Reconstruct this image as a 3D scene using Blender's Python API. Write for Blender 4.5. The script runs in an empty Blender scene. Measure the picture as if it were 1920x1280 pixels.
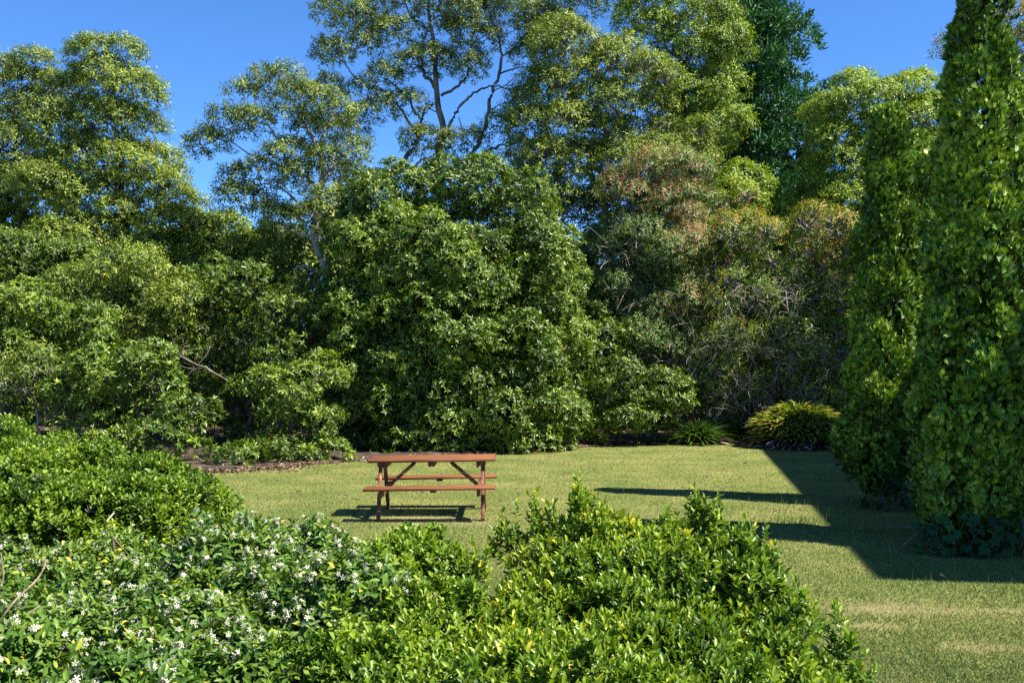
import bpy, math
import numpy as np
from mathutils import Vector

S = bpy.context.scene
COL = S.collection
# ------------------------------------------------------------------ camera, sky, sun, exposure
F, CX, HY, CH = 1950.0, 960.0, 684.0, 2.0      # focal (px of the 1920 photo), centre column, horizon row, eye height
cam = bpy.data.cameras.new("camera"); camo = bpy.data.objects.new("camera", cam); COL.objects.link(camo)
cam.sensor_width = 36; cam.lens = 36 * F / 1920.0; cam.shift_y = (HY - 640) / 1920.0
cam.clip_start = 0.05; cam.clip_end = 3000
camo.location = (0, 0, CH); camo.rotation_euler = (math.radians(90), 0, 0)
S.camera = camo
SUN_EL = math.radians(53.5); SUN_AZ = math.atan2(-.347, .938)        # azimuth of the sun measured from +X
sdir = Vector((math.cos(SUN_EL) * math.cos(SUN_AZ), math.cos(SUN_EL) * math.sin(SUN_AZ), math.sin(SUN_EL)))
W = bpy.data.worlds.new("World"); S.world = W; W.use_nodes = True
nt = W.node_tree; bg = nt.nodes["Background"]
sky = nt.nodes.new("ShaderNodeTexSky"); sky.sky_type = 'NISHITA'; sky.sun_disc = False
sky.sun_elevation = SUN_EL; sky.sun_rotation = math.pi / 2 - SUN_AZ
sky.air_density = 0.85; sky.dust_density = 0.0; sky.ozone_density = 10.0; sky.altitude = 2000
hs = nt.nodes.new('ShaderNodeHueSaturation'); hs.inputs['Saturation'].default_value = 1.08; nt.links.new(sky.outputs[0], hs.inputs['Color']); nt.links.new(hs.outputs[0], bg.inputs[0]); bg.inputs[1].default_value = 0.098
sun = bpy.data.lights.new("sun", 'SUN'); sun.energy = 5.0; sun.angle = math.radians(0.53); sun.color = (1.0, 0.93, 0.80)
suno = bpy.data.objects.new("sun", sun); COL.objects.link(suno); suno.location = (20, -10, 30)
suno.rotation_euler = (-sdir).to_track_quat('-Z', 'Y').to_euler()
S.view_settings.view_transform = 'Standard'; S.view_settings.look = 'None'
S.view_settings.exposure = 1.42; S.view_settings.gamma = 1.0
S.render.engine = 'CYCLES'
S.cycles.use_denoising = False
S.cycles.max_bounces = 6; S.cycles.diffuse_bounces = 2; S.cycles.glossy_bounces = 2; S.cycles.transmission_bounces = 4
S.cycles.use_adaptive_sampling = False
S.render.filter_size = 1.2 if hasattr(S.render, 'filter_size') else 1.2
CAM = np.array([0, 0, CH])

# ------------------------------------------------------------------ helpers
def P(px, py, d):
    return np.array([(px - CX) * d / F, d, CH + (HY - py) * d / F])

def tag(o, label=None, cat=None, group=None, kind=None):
    if label: o['label'] = label
    if cat: o['category'] = cat
    if group: o['group'] = group
    if kind: o['kind'] = kind
    return o

def empty(name, loc, label, cat, group=None):
    o = bpy.data.objects.new(name, None); COL.objects.link(o); o.location = [float(v) for v in loc]
    o.empty_display_size = .2
    return tag(o, label, cat, group)

def mesh_obj(name, verts, faces, mat, parent=None, attr=None, smooth=False, fsize=3):
    """verts (n,3); faces (m,k) int array or list of such arrays"""
    me = bpy.data.meshes.new(name)
    verts = np.asarray(verts, dtype=np.float32)
    off = np.array(parent.location, dtype=np.float32) if parent is not None else np.zeros(3, np.float32)
    if not isinstance(faces, list): faces = [faces]
    faces = [np.asarray(f, dtype=np.int32) for f in faces if len(f)]
    me.vertices.add(len(verts)); me.vertices.foreach_set('co', (verts - off).ravel())
    nl = sum(f.size for f in faces); nf = sum(len(f) for f in faces)
    me.loops.add(nl); me.polygons.add(nf)
    me.loops.foreach_set('vertex_index', np.concatenate([f.ravel() for f in faces]))
    sizes = np.concatenate([np.full(len(f), f.shape[1], np.int32) for f in faces])
    me.polygons.foreach_set('loop_start', np.concatenate([[0], np.cumsum(sizes)[:-1]]).astype(np.int32))
    if smooth: me.polygons.foreach_set('use_smooth', np.ones(nf, bool))
    me.update(calc_edges=True)
    if attr is not None:
        a = me.attributes.new('tint', 'FLOAT', 'POINT'); a.data.foreach_set('value', np.asarray(attr, np.float32))
    me.materials.append(mat)
    o = bpy.data.objects.new(name, me); COL.objects.link(o)
    if parent is not None: o.parent = parent
    return o

def norm(v): return v / np.maximum(np.linalg.norm(v, axis=-1, keepdims=True), 1e-9)

def wob(p, seed, freq):
    r = np.random.default_rng(seed); s = np.zeros(len(p))
    for i in range(5):
        k = r.normal(size=3) * freq * (1 + .6 * i); s += np.sin(p @ k + r.uniform(0, 6.28)) / (1 + .4 * i)
    return s / 2.2

# ------------------------------------------------------------------ materials
def ramp_mat(name, stops, rough=.42, transl=.24, spec=.42, tcol=(1.25, 1.25, .45)):
    m = bpy.data.materials.new(name); m.use_nodes = True; n = m.node_tree; n.nodes.clear()
    out = n.nodes.new('ShaderNodeOutputMaterial'); a = n.nodes.new('ShaderNodeAttribute'); a.attribute_name = 'tint'
    r = n.nodes.new('ShaderNodeValToRGB')
    while len(r.color_ramp.elements) > 1: r.color_ramp.elements.remove(r.color_ramp.elements[-1])
    r.color_ramp.elements[0].position = stops[0][0]; r.color_ramp.elements[0].color = (*stops[0][1], 1)
    for p_, c_ in stops[1:]:
        e = r.color_ramp.elements.new(p_); e.color = (*c_, 1)
    n.links.new(a.outputs['Fac'], r.inputs[0])
    b = n.nodes.new('ShaderNodeBsdfPrincipled'); b.inputs['Roughness'].default_value = rough
    b.inputs['Specular IOR Level'].default_value = spec
    n.links.new(r.outputs[0], b.inputs['Base Color'])
    if transl > 0:
        t = n.nodes.new('ShaderNodeBsdfTranslucent'); mx = n.nodes.new('ShaderNodeMixShader'); mx.inputs[0].default_value = transl
        mm = n.nodes.new('ShaderNodeMix'); mm.data_type = 'RGBA'; mm.blend_type = 'MULTIPLY'; mm.inputs[0].default_value = 1
        n.links.new(r.outputs[0], mm.inputs[6]); mm.inputs[7].default_value = (*tcol, 1)
        n.links.new(mm.outputs[2], t.inputs[0]); n.links.new(b.outputs[0], mx.inputs[1]); n.links.new(t.outputs[0], mx.inputs[2])
        n.links.new(mx.outputs[0], out.inputs[0])
    else: n.links.new(b.outputs[0], out.inputs[0])
    return m

def noise_mat(name, cols, scale=4, rough=.85, detail=6, stretch=(1, 1, 1), bump=0.0, spec=.3, coords='Object'):
    m = bpy.data.materials.new(name); m.use_nodes = True; n = m.node_tree; b = n.nodes['Principled BSDF']
    tc = n.nodes.new('ShaderNodeTexCoord'); mp = n.nodes.new('ShaderNodeMapping'); mp.inputs['Scale'].default_value = stretch
    nz = n.nodes.new('ShaderNodeTexNoise'); nz.inputs['Scale'].default_value = scale; nz.inputs['Detail'].default_value = detail
    r = n.nodes.new('ShaderNodeValToRGB'); k = len(cols)
    while len(r.color_ramp.elements) > 1: r.color_ramp.elements.remove(r.color_ramp.elements[-1])
    for i, c in enumerate(cols):
        p_ = .3 + .4 * i / max(1, k - 1)
        e = r.color_ramp.elements[0] if i == 0 else r.color_ramp.elements.new(p_)
        e.position = p_; e.color = (*c, 1)
    n.links.new(tc.outputs[coords], mp.inputs[0]); n.links.new(mp.outputs[0], nz.inputs[0]); n.links.new(nz.outputs[0], r.inputs[0])
    n.links.new(r.outputs[0], b.inputs['Base Color']); b.inputs['Roughness'].default_value = rough
    b.inputs['Specular IOR Level'].default_value = spec
    if bump:
        bp = n.nodes.new('ShaderNodeBump'); bp.inputs['Strength'].default_value = bump; bp.inputs['Distance'].default_value = .02
        n.links.new(nz.outputs[0], bp.inputs['Height']); n.links.new(bp.outputs[0], b.inputs['Normal'])
    return m

M = {}
M['bark_dark'] = noise_mat('bark_dark', [(.035, .028, .022), (.09, .075, .06), (.15, .13, .11)], 9, .9, stretch=(1, 1, .3), bump=.6)
M['bark_pale'] = noise_mat('bark_pale', [(.12, .10, .085), (.27, .25, .22), (.42, .40, .36)], 7, .85, stretch=(1, 1, .35), bump=.5)
M['bark_mid'] = noise_mat('bark_mid', [(.06, .05, .04), (.15, .13, .11), (.26, .24, .21)], 8, .9, stretch=(1, 1, .35), bump=.5)
M['twig_grey'] = noise_mat('twig_grey', [(.18, .155, .135), (.36, .33, .29)], 12, .85)
M['stem_tan'] = noise_mat('stem_tan', [(.12, .085, .055), (.30, .24, .17)], 20, .8)
M['leaf_mid'] = ramp_mat('leaf_mid', [(0, (0.02, 0.045, 0.005)), (0.45, (0.104, 0.184, 0.018)), (0.8, (0.231, 0.321, 0.028)), (1, (0.314, 0.362, 0.039))])
M['leaf_olive'] = ramp_mat('leaf_olive', [(0, (0.029, 0.054, 0.007)), (0.45, (0.147, 0.224, 0.027)), (0.8, (0.321, 0.4, 0.043)), (1, (0.522, 0.503, 0.072))], rough=.42)
M['leaf_airy'] = ramp_mat('leaf_airy', [(0, (0.028, 0.048, 0.009)), (0.45, (0.129, 0.196, 0.029)), (0.8, (0.26, 0.345, 0.044)), (1, (0.497, 0.429, 0.077))], rough=.42)
M['leaf_bright'] = ramp_mat('leaf_bright', [(0, (0.033, 0.068, 0.006)), (0.45, (0.184, 0.29, 0.023)), (0.8, (0.328, 0.452, 0.035)), (1, (0.54, 0.542, 0.051))], rough=.42)
M['leaf_camellia'] = ramp_mat('leaf_camellia', [(0, (0.018, 0.041, 0.003)), (0.45, (0.1, 0.185, 0.014)), (0.8, (0.202, 0.299, 0.024)), (0.97, (0.335, 0.386, 0.033)), (1, (0.5, 0.344, 0.056))], rough=.40, transl=.2, spec=.5)
M['leaf_pine'] = ramp_mat('leaf_pine', [(0, (0.014, 0.068, 0.017)), (0.5, (0.038, 0.141, 0.033)), (1, (0.086, 0.253, 0.046))], rough=.5, transl=.1)
M['leaf_thuja'] = ramp_mat('leaf_thuja', [(0, (0.018, 0.05, 0.004)), (0.45, (0.094, 0.212, 0.013)), (0.8, (0.286, 0.42, 0.035)), (1, (0.36, 0.42, 0.062))], rough=.5, transl=.10)
M['leaf_pink'] = ramp_mat('leaf_pink', [(0, (0.03, 0.062, 0.014)), (0.4, (0.116, 0.22, 0.045)), (0.62, (0.212, 0.338, 0.072)), (0.8, (0.315, 0.22, 0.1)), (1, (0.504, 0.242, 0.14))], rough=.42)
M['leaf_brush'] = ramp_mat('leaf_brush', [(0, (0.024, 0.053, 0.008)), (0.4, (0.123, 0.22, 0.024)), (0.68, (0.29, 0.403, 0.036)), (0.84, (0.38, 0.29, 0.05)), (1, (0.46, 0.25, 0.07))], rough=.42)
M['leaf_gloss'] = ramp_mat('leaf_gloss', [(0, (0.022, 0.052, 0.005)), (0.4, (0.096, 0.19, 0.012)), (0.75, (0.249, 0.346, 0.025)), (0.95, (0.496, 0.495, 0.039)), (1, (0.587, 0.461, 0.056))], rough=.40, transl=.30, spec=.4)
M['leaf_murraya'] = ramp_mat('leaf_murraya', [(0, (0.017, 0.041, 0.004)), (0.4, (0.104, 0.201, 0.012)), (0.75, (0.237, 0.336, 0.022)), (0.97, (0.388, 0.443, 0.035)), (1, (0.428, 0.402, 0.052))], rough=.42, transl=.30, spec=.4)
M['leaf_jasmine'] = ramp_mat('leaf_jasmine', [(0, (0.012, 0.036, 0.006)), (0.4, (0.051, 0.121, 0.015)), (0.78, (0.127, 0.215, 0.024)), (0.93, (0.252, 0.303, 0.033)), (1, (0.475, 0.404, 0.045))], rough=.45, transl=.2, spec=.3)
M['strap'] = ramp_mat('strap', [(0, (.05, .11, .02)), (.4, (.16, .24, .03)), (.7, (.42, .42, .07)), (.88, (.55, .38, .09)), (1, (.55, .18, .06))], rough=.4)
M['strap_green'] = ramp_mat('strap_green', [(0, (.02, .06, .012)), (.6, (.06, .14, .02)), (1, (.16, .22, .04))], rough=.35)
M['ivy'] = ramp_mat('ivy', [(0, (.010, .04, .015)), (.6, (.022, .075, .024)), (1, (.07, .14, .03))], rough=.6, transl=.12, spec=.12)
M['petal'] = ramp_mat('petal', [(0, (.42, .42, .24)), (.4, (.58, .58, .44)), (1, (.72, .72, .62))], rough=.6, transl=.25, tcol=(1, 1, .95))
M['grass'] = ramp_mat('grass', [(0, (.038, .075, .018)), (.35, (.105, .165, .044)), (.65, (.20, .24, .078)), (.85, (.30, .29, .13)), (1, (.44, .38, .24))], rough=.6, transl=.3, spec=.2, tcol=(1.05, 1.05, .8))
M['litter'] = ramp_mat('litter', [(0, (.05, .03, .02)), (.5, (.17, .11, .075)), (.9, (.34, .22, .16)), (1, (.5, .42, .33))], rough=.8, transl=0, spec=.2)
M['house_wall'] = noise_mat('house_wall', [(.20, .14, .10), (.30, .22, .16)], 2, .9)
M['house_roof'] = noise_mat('house_roof', [(.06, .06, .065), (.11, .11, .12)], 3, .8)
M['window_glass'] = noise_mat('window_glass', [(.02, .025, .03), (.03, .035, .04)], 1, .08, spec=.8)
M['white_paint'] = noise_mat('white_paint', [(.7, .7, .68), (.8, .8, .78)], 3, .5)
# ------------------------------------------------------------------ tubes
class Tubes:
    def __init__(s): s.v = []; s.f = []; s.n = 0
    def add(s, pts, r0, r1=None, k=6, radii=None):
        pts = np.asarray(pts, float); n = len(pts)
        if n < 2: return
        rr = np.asarray(radii) if radii is not None else np.linspace(r0, r1 if r1 is not None else r0, n)
        t = norm(np.gradient(pts, axis=0)); ref = np.where(np.abs(t[:, 2:3]) < .9, np.array([[0, 0, 1.]]), np.array([[1., 0, 0]]))
        u = norm(np.cross(t, ref)); w = np.cross(t, u); a = np.linspace(0, 2 * math.pi, k, endpoint=False)
        ring = pts[:, None] + rr[:, None, None] * (np.cos(a)[None, :, None] * u[:, None] + np.sin(a)[None, :, None] * w[:, None])
        i = np.arange(n - 1)[:, None] * k; j = np.arange(k)[None]; j2 = (j + 1) % k
        q = np.stack([i + j, i + j2, i + k + j2, i + k + j], -1).reshape(-1, 4) + s.n
        s.v.append(ring.reshape(-1, 3)); s.f.append(q); s.n += n * k
    def build(s, name, mat, parent=None):
        return mesh_obj(name, np.concatenate(s.v), np.concatenate(s.f), mat, parent, smooth=True)

def curve(pts, m=6):
    """Catmull-Rom through pts"""
    p = np.asarray(pts, float); p = np.vstack([2 * p[0] - p[1], p, 2 * p[-1] - p[-2]]); out = []
    for i in range(1, len(p) - 2):
        t = np.linspace(0, 1, m, endpoint=False)[:, None]
        out.append(.5 * ((2 * p[i]) + (-p[i-1] + p[i+1]) * t + (2*p[i-1] - 5*p[i] + 4*p[i+1] - p[i+2]) * t**2 + (-p[i-1] + 3*p[i] - 3*p[i+1] + p[i+2]) * t**3))
    return np.vstack(out + [p[-2][None]])

def wander(a, b, rng, n=6, amp=.08, sag=0.0):
    t = np.linspace(0, 1, n)[:, None]; L = np.linalg.norm(b - a)
    p = a + (b - a) * t; j = rng.normal(size=(n, 3)) * amp * L; j[0] = 0; j[-1] *= .3
    p = p + j * np.sin(t * math.pi) ** .5 * .6; p[:, 2] += sag * L * np.sin(t[:, 0] * math.pi)
    return p

# ------------------------------------------------------------------ leaves
T_DIA = (np.array([[0, 0, 0], [.5, .45, .12], [0, 1, -.06], [-.5, .45, .12]], float), np.array([[0, 1, 2], [0, 2, 3]]))
T_FULL = (np.array([[0, 0, 0], [0, .36, -.03], [0, .72, -.04], [0, 1, -.12], [.42, .30, .10], [.40, .66, .08], [-.42, .30, .10], [-.40, .66, .08]], float),
          np.array([[0, 4, 1], [0, 1, 6], [1, 4, 5], [1, 5, 2], [6, 1, 2], [6, 2, 7], [2, 5, 3], [2, 3, 7]]))
T_OBO = (np.array([[0, 0, 0], [0, .55, -.02], [0, 1, -.08], [.26, .35, .06], [.48, .74, .10], [-.26, .35, .06], [-.48, .74, .10]], float),
         np.array([[0, 3, 1], [0, 1, 5], [1, 3, 4], [1, 4, 2], [5, 1, 6], [1, 2, 6]]))
# flat spray of a thuja: five slim lobes fanned in one plane
def _spray():
    v = []; f = []
    for a, l, o in ((0, 1, 0), (-.55, .72, .18), (.55, .72, .18), (-.8, .45, .05), (.8, .45, .05)):
        d = np.array([math.sin(a), math.cos(a), 0]); s = np.array([d[1], -d[0], 0]); b = np.array([0, o, 0]); i = len(v)
        v += [b - s * .21, b + s * .21, b + d * l + np.array([0, 0, .12 * l])]; f.append([i, i + 1, i + 2])
    return np.array(v, float), np.array(f)
T_SPRAY = _spray()

def leaf_mesh(tpl, pos, ydir, nrm, L, Wd, tint):
    tv, tf = tpl; N = len(pos)
    y = norm(ydir); x = norm(np.cross(y, nrm)); z = np.cross(x, y)
    L = L[:, None, None]; Wd = Wd[:, None, None]
    v = pos[:, None] + x[:, None] * tv[None, :, 0:1] * Wd + y[:, None] * tv[None, :, 1:2] * L + z[:, None] * tv[None, :, 2:3] * L
    f = tf[None] + (np.arange(N) * len(tv))[:, None, None]
    return v.reshape(-1, 3), f.reshape(-1, 3), np.repeat(tint, len(tv))

def sprig_leaves(pos, axis, spec, rng, tipt, size=None, dout=None):
    """leaves set spirally on short shoots: pos/axis (N,3)"""
    N = len(pos); n = spec['n']; axis = norm(axis)
    ref = norm(rng.normal(size=(N, 3))); u = norm(np.cross(axis, ref)); w = np.cross(axis, u)
    j = np.arange(n)[None]; ph = rng.uniform(0, 6.28, (N, 1)) + j * (2.4 if not spec.get('opp') else math.pi / 2 * 0 + 1.9) + rng.normal(0, .25, (N, n))
    frac = (j + .5) / n + rng.normal(0, .06, (N, n))
    th = np.radians(spec['open0'] + (spec['open1'] - spec['open0']) * frac + rng.normal(0, 12, (N, n)))
    rad = np.cos(ph)[..., None] * u[:, None] + np.sin(ph)[..., None] * w[:, None]
    a = np.broadcast_to(axis[:, None], (N, n, 3))
    ld = a * np.cos(th)[..., None] + rad * np.sin(th)[..., None]
    ld = ld.copy(); ld[..., 2] -= spec.get('droop', 0) * (1 + .5 * rng.normal(size=(N, n)))
    nr = a * np.sin(th)[..., None] - rad * np.cos(th)[..., None] + rng.normal(size=(N, n, 3)) * spec.get('nj', .35)
    if dout is not None and spec.get('nout', .32): nr = nr + (dout[:, None] + np.array([.12, -.05, spec.get('nup', .35)])) * 1.6 * spec.get('nout', .32)
    sz = (1 if size is None else size[:, None])
    ps = pos[:, None] + a * (frac * spec['slen'])[..., None] * (sz if np.isscalar(sz) else sz[..., None])
    Ls = spec['L'] * rng.normal(1, .18, (N, n)).clip(.5, 1.5) * sz
    if spec.get('taper', True): Ls = Ls * (1.08 - .35 * frac)
    t = (tipt[:, None] + rng.normal(0, spec.get('tj', .18), (N, n)) + spec.get('tipb', .12) * (frac - .5)).clip(0, 1)
    yl = rng.random((N, n)) < spec.get('yellow', .004); t = np.where(yl, 1.0, np.minimum(t, spec.get('tmax', .96)))
    return leaf_mesh(spec.get('tpl', T_DIA), ps.reshape(-1, 3), ld.reshape(-1, 3), nr.reshape(-1, 3), Ls.ravel(), (Ls * spec['W'] / spec['L']).ravel(), t.ravel())

def keep_outside(p, C, R, lim, own=None):
    k = np.ones(len(p), bool)
    for s in range(0, len(p), 4000):
        d = ((p[s:s+4000, None] - C[None]) / R[None]); q = (d * d).sum(-1)
        if own is not None: q[np.arange(len(q)), own[s:s+4000]] = 9
        k[s:s+4000] = q.min(1) > lim * lim
    return k

def mains_from_px(blobs, d, rd=1.0):
    """(px, py, rx, ry[, depth offset m[, depth radius m]]) of the photo -> ellipsoids in metres at real distances"""
    C = []; R = []
    for b in blobs:
        dd = d + (b[4] if len(b) > 4 else 0)
        rx, rz = b[2] * dd / F, b[3] * dd / F
        C.append(P(b[0], b[1], dd)); R.append([rx, (b[5] if len(b) > 5 else rd * (rx + rz) / 2), rz])
    return np.array(C), np.array(R)

def clumps_on(C, R, rng, cr, cover=1.0, inner=.15, flat=.75, bottom=.35, shrink=.5):
    """second-order leaf clumps over the main ellipsoids"""
    cc = []; oo = []; mi = []
    R = np.maximum(R - shrink * cr, .5 * R)
    for i, (c, r) in enumerate(zip(C, R)):
        rr = (r[0] * r[1] * r[2]) ** (1 / 3)
        n = max(4, int(cover * 4 * math.pi * rr * rr / (math.pi * cr * cr)))
        d = norm(rng.normal(size=(n, 3))); keep = (d[:, 2] > -.35) | (rng.random(n) < bottom); d = d[keep]
        p = c + d * r * rng.uniform(.66, 1.02, (len(d), 1)); cc.append(p); oo.append(norm(d / r)); mi += [i] * len(d)
        k = int(n * inner)
        if k: d = norm(rng.normal(size=(k, 3))); cc.append(c + d * r * rng.uniform(.2, .7, (k, 1))); oo.append(d); mi += [i] * k
    cc = np.vstack(cc); oo = np.vstack(oo); mi = np.array(mi)
    k = keep_outside(cc, C, R, .62, own=mi); cc, oo, mi = cc[k], oo[k], mi[k]
    rad = cr * rng.uniform(.6, 1.35, len(cc))[:, None] * np.array([[1, 1, flat]])
    return cc, rad, oo, mi

def foliage(cc, rad, oo, spec, rng, seed, cull=True, zmin=.03):
    """shoots over each clump, then leaves on each shoot"""
    area = 4 * math.pi * rad.prod(1) ** (2 / 3)
    n = rng.poisson(area * spec['dens']); own = np.repeat(np.arange(len(cc)), n)
    d = norm(rng.normal(size=(len(own), 3)) + oo[own] * spec.get('bo', .5) + np.array([0, 0, spec.get('bu', .35)]))
    rho = 1 - spec.get('deep', .42) * rng.random(len(own)) ** 2.5 + .08 * rng.normal(size=len(own))
    p = cc[own] + d * rad[own] * rho[:, None]
    k = keep_outside(p, cc, rad, .70, own=own) | (rng.random(len(own)) < .05)
    if cull:
        to = norm(CAM - p); k &= ((d * to).sum(1) > -.25) | (rng.random(len(own)) < .45)
    k &= p[:, 2] > zmin
    p, d, own = p[k], d[k], own[k]
    ax = norm(d * spec.get('ad', .8) + np.array([0, 0, spec.get('au', .4)]) + rng.normal(size=d.shape) * .3)
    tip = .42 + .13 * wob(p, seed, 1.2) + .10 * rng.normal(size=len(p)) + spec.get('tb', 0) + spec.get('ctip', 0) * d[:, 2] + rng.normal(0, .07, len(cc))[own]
    if 'red' in spec:      # young coloured tips in patches of the crown
        m = wob(p, seed + 5, spec.get('redf', 1.1)); tip = np.where((m > spec['red']) & (d[:, 2] > -.1) & (rng.random(len(p)) < .7), tip + spec.get('radd', .35), tip)
    for (c_, r_) in spec.get('spots', ()):
        q = ((p - c_) ** 2).sum(1) < (r_ * (1 + .35 * rng.normal(size=len(p)))) ** 2; tip = np.where(q & (rng.random(len(p)) < .75), tip + spec.get('radd', .35), tip)
    v, f, t = sprig_leaves(p, ax, spec, rng, tip, dout=d)
    low = v[:, 2] < .01; v[low, 2] = .01 + rng.random(low.sum()) * .02
    return v, f, t, p, d

def limbs(tb, cc, mi, C, base, rng, r0, skel, sub=True, k=5):
    """grow limbs from the nearest lower wood to each leaf mass, then branchlets to each clump"""
    if skel is None:
        ctr = C.mean(0); top = ctr + np.array([0, 0, .25 * (C[:, 2].max() - ctr[2])]); tr = wander(base, top, rng, 12, .05)
        rr = np.linspace(r0, r0 * .35, 12); tb.add(tr, 0, radii=rr, k=9); skel = [np.concatenate([tr[2:], rr[2:, None]], 1)]
    sk = np.vstack(skel); order = np.argsort(((C[:, None] - sk[None, :, :3]) ** 2).sum(-1).min(1))
    for i in order:
        c = C[i]; dv = c - sk[:, :3]; dist = np.linalg.norm(dv, axis=1); cost = dist + .9 * np.maximum(0, .35 * dist - dv[:, 2]) ; a = int(cost.argmin())
        ra = min(sk[a, 3] * .7, .016 + .018 * dist[a]); lp = wander(sk[a, :3], c, rng, 7, .09, -.04); rr = np.linspace(ra, max(.008, ra * .35), 7); tb.add(lp, 0, radii=rr, k=6)
        sk = np.vstack([sk, np.concatenate([lp[2:], rr[2:, None]], 1)])
        if sub:
            for q in np.where(mi == i)[0]:
                s = lp[rng.integers(2, 7)]; tb.add(wander(s, cc[q], rng, 4, .12), .013, .005, k)

def twigs(tb, cc, rad, p, rng, frac, r=.006):
    """fine twigs from clump centres out to leaf shoots"""
    idx = np.where(rng.random(len(p)) < frac)[0]
    if len(idx) == 0: return
    for s in range(0, len(idx), 3000):
        ii = idx[s:s+3000]; q = ((p[ii][:, None] - cc[None]) ** 2).sum(-1).argmin(1)
        for a, b in zip(cc[q], p[ii]): tb.add(np.array([a, (a + b) / 2 + rng.normal(size=3) * .04 * np.linalg.norm(b - a), b]), r * 1.6, r * .6, 3)

SP = {
 'mid':   dict(L=.115, W=.037, n=9, slen=.20, dens=42, open0=88, open1=52, droop=.20, bu=.6, bo=.45, ad=.9, au=.25, nj=.28),
 'airy':  dict(L=.11, W=.033, n=9, slen=.22, dens=36, open0=88, open1=50, droop=.26, bu=.6, bo=.35, ad=.9, au=.2, nj=.3),
 'camel': dict(L=.118, W=.040, n=8, slen=.075, dens=42, open0=86, open1=45, droop=.09, bo=.6, bu=.35, ad=.9, au=.35, nj=.2, tipb=.2, yellow=.003),
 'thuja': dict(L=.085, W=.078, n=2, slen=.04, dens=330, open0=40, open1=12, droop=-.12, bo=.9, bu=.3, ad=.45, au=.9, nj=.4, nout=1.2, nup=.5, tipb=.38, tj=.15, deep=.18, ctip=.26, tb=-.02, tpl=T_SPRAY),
 'pine':  dict(L=.20, W=.05, n=7, slen=.32, dens=26, open0=50, open1=18, droop=-.05, bo=.9, bu=.2, ad=.9, au=.3),
}
def sp(base, **k): d = dict(SP[base]); d.update(k); return d

def tree(name, label, cat, blobs, d, spec, mat, cr, seed, group=None, rd=1.0, cover=1.0, inner=.15, flat=.75, r0=.12, bark='bark_dark', base=None,
         trunk_px=None, limb_px=(), tw=.06, sub=True, bottom=.35, auto=True, cull=True, twr=.006, shrink=None, full=True):
    rng = np.random.default_rng(seed)
    C, R = mains_from_px(blobs, d, rd)
    if shrink is None: shrink = .5 if 'thuja' in name else (.2 if cat == 'tree' else .2)
    if cat == 'tree' and 'thuja' not in name and full: cover *= 1.55; inner += .15; cr *= 1.15; spec = dict(spec, deep=.38, bu=.8, dens=spec['dens'] * 1.05)
    cc, rad, oo, mi = clumps_on(C, R, rng, cr, cover, inner, flat, bottom, shrink)
    if base is None: base = np.array([C[:, 0].mean(), C[:, 1].mean() + .2, 0])
    else: base = np.array([(base[0] - CX) * base[1] / F, base[1], 0])
    root = empty(name, base, label, cat, group)
    v, f, t, p, dd = foliage(cc, rad, oo, spec, rng, seed, cull)
    mesh_obj('crown' if cat == 'tree' else 'foliage', v, f, M[mat], root, t)
    tb = Tubes(); sk = []
    if trunk_px is not None:
        tr = curve([base + np.array([0, 0, -.05])] + [P(x, y, d + (o[0] if o else 0)) for x, y, *o in trunk_px], 5); tb.add(tr, r0, r0 * .3, 10); sk.append(np.concatenate([tr, np.linspace(r0, r0 * .3, len(tr))[:, None]], 1)[len(tr) // 3:])
    for pts, ra, rb in limb_px:
        c_ = curve([P(x, y, d + (o[0] if o else 0)) for x, y, *o in pts], 5)
        c_[1:-1] += rng.normal(size=c_[1:-1].shape) * ra * .35
        tb.add(c_, ra, rb, 7); sk.append(np.concatenate([c_, np.linspace(ra, rb, len(c_))[:, None]], 1)[2:])
    if auto: limbs(tb, cc, mi, C, base + np.array([0, 0, -.05]), rng, r0, sk or None, sub)
    if tw: twigs(tb, cc, rad, p, rng, tw, twr)
    tb.build('trunk' if cat == 'tree' else 'stems', M[bark], root)
    return root, C, R, cc, rad, rng
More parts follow.
